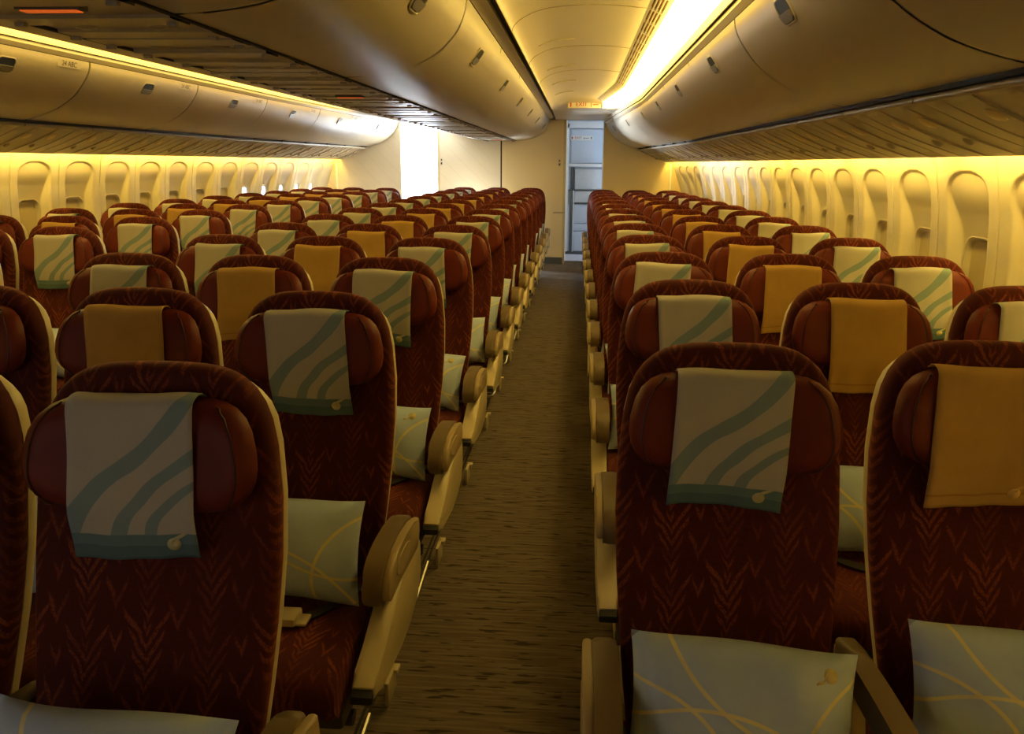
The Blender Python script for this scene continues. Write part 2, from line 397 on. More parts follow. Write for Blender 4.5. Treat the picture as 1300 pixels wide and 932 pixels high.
def make_seat(left, right):
    """left/right: 'aisle', 'mid', 'wall' or None - which armrest the seat carries on that side."""
    r = empty('passenger_seat')
    part('backrest', 'backrest', r); part('back_shell', 'back_shell', r)
    h = part('headrest', 'headrest', r); part('piping', 'piping', h); part('piping', 'piping_far', h)
    part('seat_cushion', 'seat_cushion', r); part('seat_pan', 'seat_pan', r); part('leg', 'leg', r)
    bl = part('seat_belt', 'seat_belt', r); part('buckle', 'buckle', bl)
    part('baggage_bar', 'baggage_bar' + ('_m' if left == 'aisle' else ''), r)
    for kind, sfx in ((left, '_m'), (right, '')):
        if kind == 'aisle':
            a = part('armrest', 'armrest_pad'+sfx, r); part('armrest_shell', 'armrest_shell'+sfx, a); part('armrest_plate', 'armrest_plate'+sfx, a)
            s = part('side_panel', 'side_panel'+sfx, r); part('end_cap', 'end_cap'+sfx, s); part('under_panel', 'under_panel'+sfx, s)
            part('floor_bracket', 'floor_bracket'+sfx, r)
        elif kind in ('mid', 'wall'):
            a = part('armrest', 'armrest'+sfx, r); part('armrest_stem', 'armrest_stem'+sfx, a)
    return r

# ------------------------------------------------------------------ headrest cloth and pillow
CW = .226
def make_cover(mat, emat, seed, name, slope):
    rnd = random.Random(seed)
    path = catmull([(.050, .008), (.044, .022), (.042, .038), (.046, .055), (.058, .0635), (.09, .0645), (.14, .064), (.19, .0635), (.235, .062), (.27, .052), (.30, .042), (.322, .036)], 3)
    L = [0]
    for a, b in zip(path, path[1:]): L.append(L[-1]+math.hypot(a[0]-b[0], a[1]-b[1]))
    i0 = 7; tot = L[-1]-L[i0]
    ph = [rnd.uniform(0, 6.28) for _ in range(6)]
    nx = 16; hx, hy, hz = 0, *back_pos(.05, .03)
    mb = MB(); G = []
    for i, (t, d) in enumerate(path):
        f = max(0, (L[i]-L[i0])/tot); row = []
        for k in range(nx+1):
            u = k/nx; x = (u-.5)*CW*(1-.035*f*0)
            x += slope*f + .003*math.sin(3*f+ph[0])
            dd = d + wing(x)*.9 + f*f*.004*math.sin(5*u+ph[1]) + .0016*math.sin(17*u+ph[2])*(.3+f) + .0012*math.sin(11*f+ph[3]+4*u)
            tt = t + (.010*math.sin(2.2*u+ph[4])+.006*(u-.5)*math.cos(ph[5]))*f - (1-f)*(.003*math.sin(6*u+ph[5])) * (1 if i > 2 else 0)
            y, z = back_pos(tt, dd); row.append((x, y-hy, z-hz))
        G.append(row)
    def uv(i, k): return (k/nx, max(0.0, (L[i]-L[i0])/tot))
    mb.grid(G, uv=uv)
    o = mb.build(name, mat, merge=False, angle=80)
    sm = o.modifiers.new('thickness', 'SOLIDIFY'); sm.thickness = .0016; sm.offset = 0
    # emblem: round antelope head with long swept horns
    def surf(u, v):
        s = v*tot + L[i0]; i = max(0, min(len(L)-2, next((q for q in range(len(L)-1) if L[q+1] >= s), len(L)-2)))
        g = (s-L[i])/(L[i+1]-L[i]); k = min(nx-1, int(u*nx)); h = u*nx-k
        A = (np.array(G[i][k])*(1-h)+np.array(G[i][k+1])*h)*(1-g) + (np.array(G[i+1][k])*(1-h)+np.array(G[i+1][k+1])*h)*g
        return tuple(A + np.array((0, -.0014, 0)))
    e = MB(); cu, cv, r = .80, .905, .0125
    ng = 18
    for j in range(ng):
        a, b = 2*math.pi*j/ng, 2*math.pi*(j+1)/ng
        q = [(cu, cv)] + [(cu+r*math.cos(w)/CW, cv+r*math.sin(w)/tot) for w in (a, b)]
        e.bm.faces.new([e.bm.verts.new(surf(*p)) for p in q])
    for off in (-.004, .002):
        hp = [(.000+off, -.006), (.010+off, -.013), (.019+off, -.018), (.026+off, -.022)]
        for (p, q), w0, w1 in zip(zip(hp, hp[1:]), (.0032, .0026, .0018), (.0026, .0018, .0006)):
            e.bm.faces.new([e.bm.verts.new(surf(cu+a/CW, cv+b/tot)) for a, b in ((p[0], p[1]-w0), (p[0], p[1]+w0), (q[0], q[1]+w1), (q[0], q[1]-w1))])
    eo = e.build('emblem', emat, o)
    sm = eo.modifiers.new('thickness', 'SOLIDIFY'); sm.thickness = .0006
    return o
HP = back_pos(.05, .03)

def make_pillow(seed):
    rnd = random.Random(seed); ph = [rnd.uniform(0, 6.28) for _ in range(8)]
    W, H, T = .42, .265, .125; nu, nv = 26, 20
    mb = MB()
    def P(u, v, s):
        a, b = 2*u-1, 2*v-1
        th = T/2*max(0, (1-abs(a)**2.6))**.55*max(0, (1-abs(b)**2.6))**.55
        th *= 1+.10*math.sin(4*a+ph[0])*math.cos(3*b+ph[1])+.05*math.sin(9*a+ph[2]+3*b)
        pin = 1-.055*(1-abs(b)**2)*abs(a)**2; pin2 = 1-.07*(1-abs(a)**2)*abs(b)**2
        x = a*W/2*pin; z = b*H/2*pin2 + .006*math.sin(3*a+ph[3])
        return (x, s*th + .008*math.sin(2.2*a+ph[4]) , z)
    for s in (-1, 1):
        mb.grid([[P(i/nu, j/nv, s) for j in range(nv+1)] for i in range(nu+1)], uv=lambda i, j: (i/nu, j/nv))
    o = mb.build('pillow', M['pillow'], angle=70)
    if seed == 1: return o
    e = MB(); ng = 16
    for j in range(ng):
        q = [(.86, .86)] + [(.86+.0135*math.cos(w)/W, .86+.0135*math.sin(w)/H) for w in (2*math.pi*j/ng, 2*math.pi*(j+1)/ng)]
        e.bm.faces.new([e.bm.verts.new(tuple(np.array(P(*p, -1))+np.array((0, -.0012, 0)))) for p in q])
    hp = [(-.004, .006), (-.016, -.012), (-.03, -.016)]
    for p, q in zip(hp, hp[1:]):
        e.bm.faces.new([e.bm.verts.new(tuple(np.array(P(.86+a/W, .86+b/H, -1))+np.array((0, -.0014, 0)))) for a, b in ((p[0], p[1]-.003), (p[0], p[1]+.003), (q[0], q[1]+.002), (q[0], q[1]-.002))])
    eo = e.build('emblem', M['emblem'], o); sm = eo.modifiers.new('thickness', 'SOLIDIFY'); sm.thickness = .0006
    return o

# ------------------------------------------------------------------ seats in place
ORD = ['', 'first', 'second', 'third', 'fourth', 'fifth', 'sixth', 'seventh', 'eighth', 'ninth', 'tenth', 'eleventh', 'twelfth', 'thirteenth', 'fourteenth', 'fifteenth', 'sixteenth', 'seventeenth', 'eighteenth', 'nineteenth', 'twentieth']
PITCH = .52
COLS = {  # key: (x, left arm, right arm, cover, phrase, row positions)
    'C1': (XC-PITCH, 'aisle', 'mid', 's', 'far column of the middle block'),
    'C2': (XC, None, 'mid', 'g', 'centre column of the middle block'),
    'C3': (XC+PITCH, None, 'aisle', 's', 'column left of the carpeted aisle'),
    'D1': (.365, 'aisle', 'mid', 's', 'column right of the carpeted aisle'),
    'D2': (.885, None, 'mid', 'g', 'centre column of the right block'),
    'D3': (1.405, None, 'wall', 's', 'column beside the right window wall'),
    'L3': (mirror(.365)+.05, None, 'aisle', 's', 'left block, next to the far aisle'),
    'L2': (mirror(.885)+.045, None, 'mid', 'g', 'centre column of the left block'),
    'L1': (mirror(1.405)+.045, 'wall', 'mid', 's', 'column beside the left window wall'),
}
def rowsY(k):
    if k[0] == 'C': return [1.29] + [2.10+.825*i for i in range(13)]
    if k[0] == 'D': return [{'D1': 1.562, 'D2': 1.64, 'D3': 1.62}[k]] + [2.47+.815*i for i in range(12)]
    return [1.65] + [2.47+.80*i for i in range(12)]
FIRST = {'C1': 2, 'C2': 1, 'C3': 1, 'D1': 1, 'D2': 1, 'D3': 1, 'L3': 2, 'L2': 4, 'L1': 4}
PROTO = {}
covers = {'s': [make_cover(M['cloth'], M['emblem'], 3+i, 'headrest_cover', sl) for i, sl in enumerate((-.012, .004, -.006, .010))],
          'g': [make_cover(M['gold'], M['gold_emblem'], 30+i, 'headrest_cover', sl) for i, sl in enumerate((-.008, .006, .0))]}
used = set()
pillows = [make_pillow(i) for i in range(3)]
def place(proto, key):
    if key in used: return copy_tree(proto)
    used.add(key); return proto
WORD = {'s': 'blue-striped', 'g': 'plain gold'}
jit = random.Random(11)
for k, (x, la, ra, cv, phrase) in COLS.items():
    P = None
    for n, y in enumerate(rowsY(k)):
        if n+1 < FIRST[k]: continue
        key = (la, ra)
        if key not in PROTO: PROTO[key] = make_seat(la, ra)
        s = place(PROTO[key], key)
        nn = n+1-FIRST[k]+1
        dx = {('C3', 0): -.02, ('D1', 0): -.042, ('D2', 0): -.012}.get((k, n), 0.0)
        lean = {('D1', 0): .012, ('D2', 0): .03}.get((k, n), jit.uniform(-.006, .006))
        if k[0] in 'DL' and n > 6:
            dx += (-1 if k[0] == 'D' else 1)*{'1': .02, '2': .06, '3': .11}[k[1] if k[0] == 'D' else str(4-int(k[1]))]*(n-6)/6
        s.location = (x+dx, y, 0); s.rotation_euler = (0, 0, jit.uniform(-.008, .008))
        where = f'{ORD[nn]} from front, {phrase}'
        tag(s, f'maroon seat, {where}', 'seat', 'rows of maroon cabin seats')
        ci = (n + (1 if k in ('D1', 'L3', 'C1') else 0)*2 + (1 if k == 'D3' else 0)) % len(covers[cv])
        if k == 'C3' and n < 2: ci = (1, 3)[n]
        if k == 'D1' and n == 0: ci = 0
        c = place(covers[cv][ci], (cv, ci))
        off = Vector((jit.uniform(-.012, .012), HP[0], HP[1])) if not (n == 0) else Vector(({'D1': -.008, 'D2': -.022, 'C3': -.006}.get(k, 0), HP[0], HP[1]))
        c.location = s.location + off; c.rotation_euler = (0, jit.uniform(-.02, .02), s.rotation_euler.z)
        tag(c, f'{WORD[cv]} headrest cloth, seat {where}', 'headrest cover', 'headrest cloths')
        hasp = (k == 'C3') or (k in ('D1', 'D2') and n < 9) or (k in ('C1', 'C2') and n < 5) or (k == 'D3' and n < 3) or (k == 'L3' and n < 4)
        if hasp:
            pi = (n*2 + len(k) + ord(k[1])) % 3
            p = place(pillows[pi], ('p', pi))
            p.location = s.location + Vector((jit.uniform(-.015, .015), -.285, .605)); p.rotation_euler = (math.radians(-24), jit.uniform(-.06, .06) if n else .05, jit.uniform(-.05, .05))
            tag(p, f'pale blue pillow, seat {where}', 'pillow', 'pale blue pillows on the seats')
# prototypes never used stay out of the scene
for lst, tagk in ((covers['s'], 's'), (covers['g'], 'g')):
    for i, o in enumerate(lst):
        if (tagk, i) not in used:
            for ch in list(o.children): bpy.data.objects.remove(ch)
            bpy.data.objects.remove(o)

# ------------------------------------------------------------------ shell: floor, walls
def strip_along(mb, section, ys, shift, side=1, close=False):
    """section: list of (x, z); swept along y with the tail taper."""
    mb.grid([[(x - side*shift(y, x), y, z) for x, z in section] for y in ys])
def sh(y, x): return taper(y)
b = MB(); b.box(mirror(1.95), 1.95, Y_FRONT-.1, 13.05, -.06, 0.0); struct(b.build('floor', M['carpet']))
b = MB(); b.box(mirror(2.1), 2.1, 13.05, 16.2, -.06, 0.0); struct(b.build('floor_galley', M['vinyl']))
n = 0
for x in (-.595, mirror(-.595), .27, mirror(.27), 1.2):
    b = MB(); b.box(x-.012, x-.004, 0, 12.4, 0.0, .004); b.box(x+.004, x+.012, 0, 12.4, 0, .004)
    n += 1; struct(b.build(f'trim_{n}', M['gap']))

WIN0, WPITCH, WHALF = 3.10-.557*3, .557, .19
NWIN = 20
def wall_x(z):
    return float(np.interp(z, [0, .3, .8, 1.2, 1.4, 1.66, 1.8, 2.1, 2.45, 2.62], [1.60, 1.68, 1.765, 1.765, 1.75, 1.705, 1.66, 1.50, 1.1, .6]))
def sstep(a, b, v):
    t = min(1, max(0, (v-a)/(b-a))); return t*t*(3-2*t)
def wtaper(y, z): return taper(y)*(.55+.45*sstep(1.0, 1.6, z))
def recess(yl, z):
    top = 1.582; a = abs(yl)/WHALF
    if z > top or z < .80: return 0.0
    lim = 1.0
    if z > 1.46: lim = math.sqrt(max(0, 1-((z-1.46)/(top-1.46))**2.6))**.8
    edge = lim - a
    if edge <= 0: return 0.0
    soft = .05 + .22*sstep(1.52, 1.25, z)
    d = .009 + .016*sstep(1.60, 1.32, z) + .038*sstep(1.50, 1.24, z)
    d *= sstep(.80, .95, z)
    ww = (abs(yl)/.127)**4 + (abs(z-1.113)/.165)**4
    if ww < 1: d += .045
    return d*sstep(0, soft, edge)
def build_wall(side):
    mb = MB()
    yl = [-.2785, -.2745, -.2705, -.2665, -.2] + list(np.linspace(-.1915, .1915, 41)) + [.2, .24]
    ys = [(Y_FRONT, 9)]
    y0 = WIN0-WPITCH/2
    for i in range(NWIN):
        for q in yl:
            y = WIN0+i*WPITCH+q
            if y < Y_BACK: ys.append((y, q))
    ys = [s for s in ys]; ys.append((Y_BACK, 9))
    zs = [0, .15, .3, .5, .7, .8] + list(np.linspace(.83, 1.27, 24)) + list(np.linspace(1.285, 1.60, 44)) + [1.62, 1.66, 1.74]
    rows = []
    for y, q in ys:
        r = []
        for z in zs:
            x = wall_x(z) + (recess(q, z) if q != 9 else 0)
            if q in (-.2745, -.2705) and z < 1.66: x += .012
            x -= wtaper(y, z); r.append((x if side > 0 else mirror(x), y, z))
        rows.append(r)
    mb.grid(rows)
    return mb.build('wall_right' if side > 0 else 'wall_left', M['wall'], angle=60)
for sd in (1, -1): struct(build_wall(sd))
# crown of the hull above bins and ceiling
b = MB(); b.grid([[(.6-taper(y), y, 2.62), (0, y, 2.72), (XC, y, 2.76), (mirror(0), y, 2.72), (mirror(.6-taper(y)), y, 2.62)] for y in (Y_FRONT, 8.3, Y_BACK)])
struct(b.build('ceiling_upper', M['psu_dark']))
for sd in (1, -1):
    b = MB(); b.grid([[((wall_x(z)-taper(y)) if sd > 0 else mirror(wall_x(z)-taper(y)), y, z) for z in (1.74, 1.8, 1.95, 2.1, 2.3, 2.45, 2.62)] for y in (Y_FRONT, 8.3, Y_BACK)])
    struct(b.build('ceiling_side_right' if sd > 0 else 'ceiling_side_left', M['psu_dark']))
b = MB(); b.box(mirror(1.95), 1.95, Y_FRONT-.1, Y_FRONT, 0, 2.8); struct(b.build('wall_front', M['bulk']))

# windows: bezel, blind
wn = 0
open_r, open_l = (14,), (15, 16, 17, 18, 19)
for side in (1, -1):
    for i in range(NWIN):
        y = WIN0+i*WPITCH
        if y > 12.35 or y < 2.2: continue
        wn += 1
        def X(z, out): 
            x = wall_x(z)+.061-out-wtaper(y, z); return x if side > 0 else mirror(x)
        def rr(hw, z0, z1, rad, n=6):
            pts = []
            for cx, cz, a0 in ((hw-rad, z1-rad, 0), (-hw+rad, z1-rad, 90), (-hw+rad, z0+rad, 180), (hw-rad, z0+rad, 270)):
                for k in range(n+1):
                    a = math.radians(a0+90*k/n); pts.append((cx+rad*math.cos(a), cz+rad*math.sin(a)))
            return pts
        e = empty(f'window_{wn}', (X(1.1, 0), y, 1.1)); struct(e); e.location = (0, 0, 0)
        o1, o2, o3 = rr(.140, .925, 1.300, .085), rr(.128, .940, 1.288, .078), rr(.112, .958, 1.270, .068)
        mb = MB(); mb.grid([[(X(z, -.001), y+u, z) for u, z in o1], [(X(z, .004), y+u, z) for u, z in o2], [(X(z, -.002), y+u, z) for u, z in rr(.122, .947, 1.280, .074)], [(X(z, -.024), y+u, z) for u, z in o3], [(X(z, -.026), y+u, z) for u, z in rr(.105, .965, 1.263, .064)]], closed_v=True)
        mb.build('bezel', M['bezel'], e)
        opn = i in (open_r if side > 0 else open_l)
        mb = MB(); inn = rr(.110, .96, 1.268, .066)
        f = [mb.bm.verts.new((X(z, -.020), y+u, z)) for u, z in inn]; g = [mb.bm.verts.new((X(z, -.023), y+u, z)) for u, z in inn]
        mb.bm.faces.new(f); mb.bm.faces.new(g[::-1])
        mb.build('pane' if opn else 'blind', (M['sky'] if side < 0 else M['sky_dim']) if opn else M['shade'], e)

# ------------------------------------------------------------------ overhead bins
P_OUT = catmull([(.645, 2.213), (.655, 2.165), (.695, 2.095), (.775, 2.005), (.90, 1.925), (1.03, 1.877), (1.146, 1.850)], 4)
P_CTR = catmull([(-.492, 2.283), (-.505, 2.215), (-.545, 2.135), (-.63, 2.055), (-.76, 1.995), (-.90, 1.968), (-1.022, 1.960)], 4)
SEAMS = [3.57+1.45*i for i in range(-3, 7)]
def bin_run(prof, lip, seams, side, flip, phrase, lat, group, tp, placards=False):
    """prof on the right hand side; flip mirrors it across the cabin centre."""
    def fx(x, y):
        x = x - (taper(y) if tp else 0.0)
        return mirror(x) if flip else x
    nrm = []
    for i in range(len(prof)):
        a, c = prof[max(0, i-1)], prof[min(len(prof)-1, i+1)]
        tx, tz = c[0]-a[0], c[1]-a[1]; l = math.hypot(tx, tz); s = 1 if prof[-1][0] > prof[0][0] else -1
        nrm.append((tz/l*s, -tx/l*s))           # points down and into the aisle
    for q, (y0, y1) in enumerate(zip(seams, seams[1:])):
        yb = y1 == seams[-1]
        g = .009
        ys = [y0+g, (y0+y1)/2, y1-g]
        r = empty('overhead_bin', (fx(prof[len(prof)//2][0], (y0+y1)/2), (y0+y1)/2, prof[len(prof)//2][1]))
        off = r.location.copy()
        def L(p): return (p[0]-off.x, p[1]-off.y, p[2]-off.z)
        mb = MB(); rows = []
        for j, y in enumerate(ys):
            k = 0.0
            rows.append([L((fx(p[0]+n_[0]*k, y), y, p[1]+n_[1]*k)) for p, n_ in zip(prof, nrm)])
        mb.grid(rows)
        mb.grid([[L((fx(p[0]-n_[0]*.03, y), y, p[1]-n_[1]*.03)) for p, n_ in zip(prof, nrm)] for y in ys])
        for row in (0, -1):
            y = ys[row]
            mb.grid([[L((fx(p[0]-n_[0]*.004, y), y, p[1]-n_[1]*.004)) for p, n_ in zip(prof, nrm)], [L((fx(p[0]-n_[0]*.03, y), y, p[1]-n_[1]*.03)) for p, n_ in zip(prof, nrm)]])
        mb.build('door', M['bin'], r, angle=50)
        mb = MB(); mb.grid([[L((fx(p[0]-n_[0]*.034, y), y, p[1]-n_[1]*.034)) for p, n_ in zip(prof, nrm)] for y in (y0, (y0+y1)/2, y1)])
        mb.build('housing', M['gap'], r)
        mb = MB(); (ax, az), (bx, bz) = lip
        ylp = np.linspace(y0+.001, y1-.001, 7)
        mb.grid([[L((fx(ax, y), y, az)), L((fx(bx, y), y, bz)), L((fx(bx, y), y, bz+.02)), L((fx(ax, y), y, az+.02))] for y in ylp], closed_v=True)
        mb.build('lip_rail', M['lip'], r)
        # latch: oval recess and metal paddle on the upper door
        i0 = min(range(len(prof)), key=lambda i: abs(prof[i][0]-lat)); yc = (y0+y1)/2
        p = Vector((prof[i0][0], 0, prof[i0][1])); nn = Vector((nrm[i0][0], 0, nrm[i0][1])); tt = Vector((prof[i0+1][0]-prof[i0-1][0], 0, prof[i0+1][1]-prof[i0-1][1])).normalized()
        def Q(s, w, h):
            v = p + tt*s + nn*h; return L((fx(v.x, yc), yc+w, v.z))
        def cap(hs, hw, rad=.036, n=6):
            out = []
            for cs, cw, a0 in ((hs-rad, hw-rad, 0), (-hs+rad, hw-rad, 90), (-hs+rad, -hw+rad, 180), (hs-rad, -hw+rad, 270)):
                for a in np.radians(np.linspace(a0, a0+90, n)): out.append((cs+rad*math.cos(a), cw+rad*math.sin(a)))
            return out
        A, B, Cc = cap(.052, .078), cap(.047, .073, .033), cap(.043, .069, .030)
        mb = MB(); mb.grid([[Q(s, w, .0005) for s, w in A], [Q(s, w, .0045) for s, w in B], [Q(s, w, .0012) for s, w in Cc]], closed_v=True)
        la = mb.build('latch', M['bin'], r, angle=30)
        mb = MB(); mb.bm.faces.new([mb.bm.verts.new(Q(s, w, .0018)) for s, w in Cc]); mb.build('latch_recess', M['black'], la)
        mb = MB(); pd = [(.002, -.064), (.026, -.064), (.040, -.046), (.040, .046), (.026, .064), (.002, .064)]
        f0 = [Q(s, w, .0022) for s, w in pd]; f1 = [Q(s, w, .007 if s > .01 else .010) for s, w in pd]
        mb.grid([f0, f1], closed_v=True); mb.bm.faces.new([mb.bm.verts.new(v) for v in f1]); mb.build('latch_paddle', M['paddle'], la)
        if placards and y0 > 2:
            mb = MB(); i1 = 3
            for yy in (yc+.52,):
                p1 = Vector((prof[i1][0], 0, prof[i1][1])); n1 = Vector((nrm[i1][0], 0, nrm[i1][1])); t1 = Vector((prof[i1+1][0]-prof[i1-1][0], 0, prof[i1+1][1]-prof[i1-1][1])).normalized()
                def R2(s, w, h):
                    v = p1+t1*s+n1*h; return L((fx(v.x, yy), yy+w, v.z))
                mb.grid([[R2(-.022, -.11, .001), R2(-.022, .11, .001)], [R2(.022, -.11, .002), R2(.022, .11, .002)]])
                pl = mb.build('row_placard', M['bin'], r)
                cu = bpy.data.curves.new('txt', 'FONT'); cu.body = '24 ABC'; cu.size = .045; cu.align_x = 'CENTER'; cu.align_y = 'CENTER'
                to = bpy.data.objects.new('txt', cu); COL.objects.link(to); dg = bpy.context.evaluated_depsgraph_get(); dg.update()
                me = bpy.data.meshes.new_from_object(to.evaluated_get(dg)); bpy.data.objects.remove(to)
                sgn = 1 if flip else -1
                for v in me.vertices: v.co = Vector(R2(-v.co.y, sgn*v.co.x, .003))
                me.materials.append(M['print_dark']); ob = bpy.data.objects.new('lettering', me); COL.objects.link(ob); ob.parent = pl
        tag(r, f'closed overhead bin, {ORD[q+1]} from the front {phrase}', 'overhead bin', group)
yend = Y_BACK-.01
so = [s for s in SEAMS if s > -1.0 and s < 11.6] + [yend]
sc_ = [s-.12 for s in SEAMS if s-.12 > -1.0 and s < 11.6] + [yend]
bin_run(P_OUT, ((.622, 2.240), (.645, 2.217)), so, 1, False, 'above the right window wall', .685, 'overhead bins on the right wall', True)
bin_run(P_OUT, ((.622, 2.240), (.645, 2.217)), so, -1, True, 'above the left window wall', .685, 'overhead bins on the left wall', True, placards=True)
bin_run(P_CTR, ((-.430, 2.310), (-.490, 2.288)), sc_, 1, False, 'on the near side of the centre row', -.54, 'overhead bins along the centre', False)
bin_run(P_CTR, ((-.430, 2.310), (-.490, 2.288)), sc_, -1, True, 'on the far side of the centre row', -.54, 'overhead bins along the centre', False)

# ------------------------------------------------------------------ service panels under the bins
P_PSU = catmull([(1.150, 1.822), (1.24, 1.782), (1.38, 1.722), (1.52, 1.672), (1.60, 1.644)], 4)
def psu_run(flip, phrase, group):
    def fx(x, y):
        x = x - taper(y); return mirror(x) if flip else x
    L0 = .725; n = 0; y = so[1]-L0*2
    while y < Y_BACK-.1:
        y1 = min(y+L0, Y_BACK-.01); n += 1; wdt = y1-y
        r = empty('service_panel', (fx(1.4, y), (y+y1)/2, 1.72)); off = r.location.copy()
        def L(p): return (p[0]-off.x, p[1]-off.y, p[2]-off.z)
        mb = MB(); rows = []
        steps = [(0, -.006), (.012, 0), (.20, 0), (.205, .007), (.30, .007), (.305, 0), (.52, 0), (.525, .009), (.66, .009), (.665, .002), (.80, .002), (.805, .006), (.94, .006), (.945, 0), (.988, 0), (1, -.006)]
        for f, dz in steps:
            yy = y+wdt*f; rows.append([L((fx(x, yy), yy, z-dz*math.sin(math.pi*min(1, max(0, i/(len(P_PSU)-1))))**.5)) for i, (x, z) in enumerate(P_PSU)])
        mb.grid(rows); mb.build('panel', M['psu'], r, angle=25)
        mb = MB(); rr_ = .013
        mb.tube([L((fx(1.146, yy), yy, 1.824)) for yy in (y+.004, y1-.004)], rr_, 10); mb.build('rail', M['rail'], r)
        mb = MB(); mb.box(*(lambda xa, xb: (min(xa, xb), max(xa, xb)))(fx(1.13, y)-off.x, fx(1.17, y)-off.x), y-off.y, y1-off.y, 1.838-off.z, 1.856-off.z); mb.build('seam_strip', M['gap'], r)
        for f in (.25, .60):
            yy = y+wdt*f; p = Vector((1.27, yy, 1.762)); mb = MB()
            def dome(cx, cz, ry, rx, h):
                rows = []
                for k in range(4):
                    s = math.cos(k/3*math.pi/2); hh = h*math.sin(k/3*math.pi/2)
                    rows.append([L((fx(cx+rx*s*math.cos(a), yy), yy+ry*s*math.sin(a), cz-.43*rx*s*math.cos(a)-hh)) for a in np.linspace(0, 2*math.pi, 14)[:-1]])
                return rows
            mb.grid(dome(1.27, 1.760, .036, .036, .012), closed_v=True); mb.build('reading_lamp', M['bulb'], r)
            mb = MB(); mb.grid(dome(1.42, 1.697, .022, .022, .016), closed_v=True); mb.build('air_nozzle', M['psu'], r)
        tag(r, f'slanted service panel, {ORD[n]} from the front {phrase}', 'service panel', group)
        y = y1
psu_run(False, 'under the right bins', 'service panels on the right wall')
psu_run(True, 'under the left bins', 'service panels on the left wall')
# centre service strip
y, n = .6, 0
while y < Y_BACK-.05 and n < 14:
    n += 1; y1 = min(y+.87, Y_BACK-.01); w = y1-y
    if n == 14: y1 = Y_BACK-.01; w = y1-y
    r = empty('service_panel', (XC, (y+y1)/2, 1.95)); off = r.location.copy()
    mb = MB(); hx = .225
    prof = [(0, 0), (.01, .0), (.012, .010), (.16, .010), (.165, .0), (.30, .0), (.305, .014), (.42, .014), (.425, .003), (.60, .003), (.605, .012), (.72, .012), (.725, 0), (.86, 0), (.865, .009), (.985, .009), (.99, 0), (1, 0)]
    mb.grid([[(s*hx, y+w*f-off.y, .012-dz) for s in (-1, -.97, -.5, 0, .5, .97, 1)] for f, dz in prof]); mb.build('panel', M['psu'], r, angle=25)
    for s in (-1, 1):
        mb = MB(); mb.box(min(s*.228, s*.24), max(s*.228, s*.24), y-off.y, y1-off.y, .004, .016); mb.build('edge_seam', M['gap'], r)
        for f in (.12, .36, .66, .92):
            mb = MB(); mb.box(s*.205-.014, s*.205+.014, y+w*f-.008-off.y, y+w*f+.008-off.y, -.012, .0, .003); mb.build('catch', M['psu'], r)
    for f in (.23, .79):
        for s in (-1, 1):
            mb = MB(); rows = [[(s*.1+rad*math.cos(a), y+w*f+rad*math.sin(a)-off.y, .012-h) for a in np.linspace(0, 6.2832, 15)[:-1]] for rad, h in ((.03, 0), (.027, .008), (.015, .012), (.001, .013))]
            mb.grid(rows, closed_v=True); mb.build('reading_lamp', M['psu'], r)
    tag(r, f'ribbed service panel, {ORD[n]} from the front under the centre bins', 'service panel', 'service panels under the centre bins')
    y = y1
for yy, lab in ((1.87, 'glowing orange sign under the centre bins nearest the front'), (4.32, 'small glowing orange sign under the centre bins halfway along'), (11.9, 'small lit orange sign at the rear end of the centre bins')):
    r = empty('lit_sign', (XC, yy, 1.949)); mb = MB(); mb.box(-.08, .08, -.02, .02, -.004, .014, .003, 2); mb.build('sign_housing', M['psu_dark'], r)
    mb = MB(); mb.box(-.07, .07, -.015, .015, -.0065, -.003, .001, 1); mb.build('lit_lens', M['orange'], r)
    tag(r, lab, 'lit sign', 'lit cabin signs')

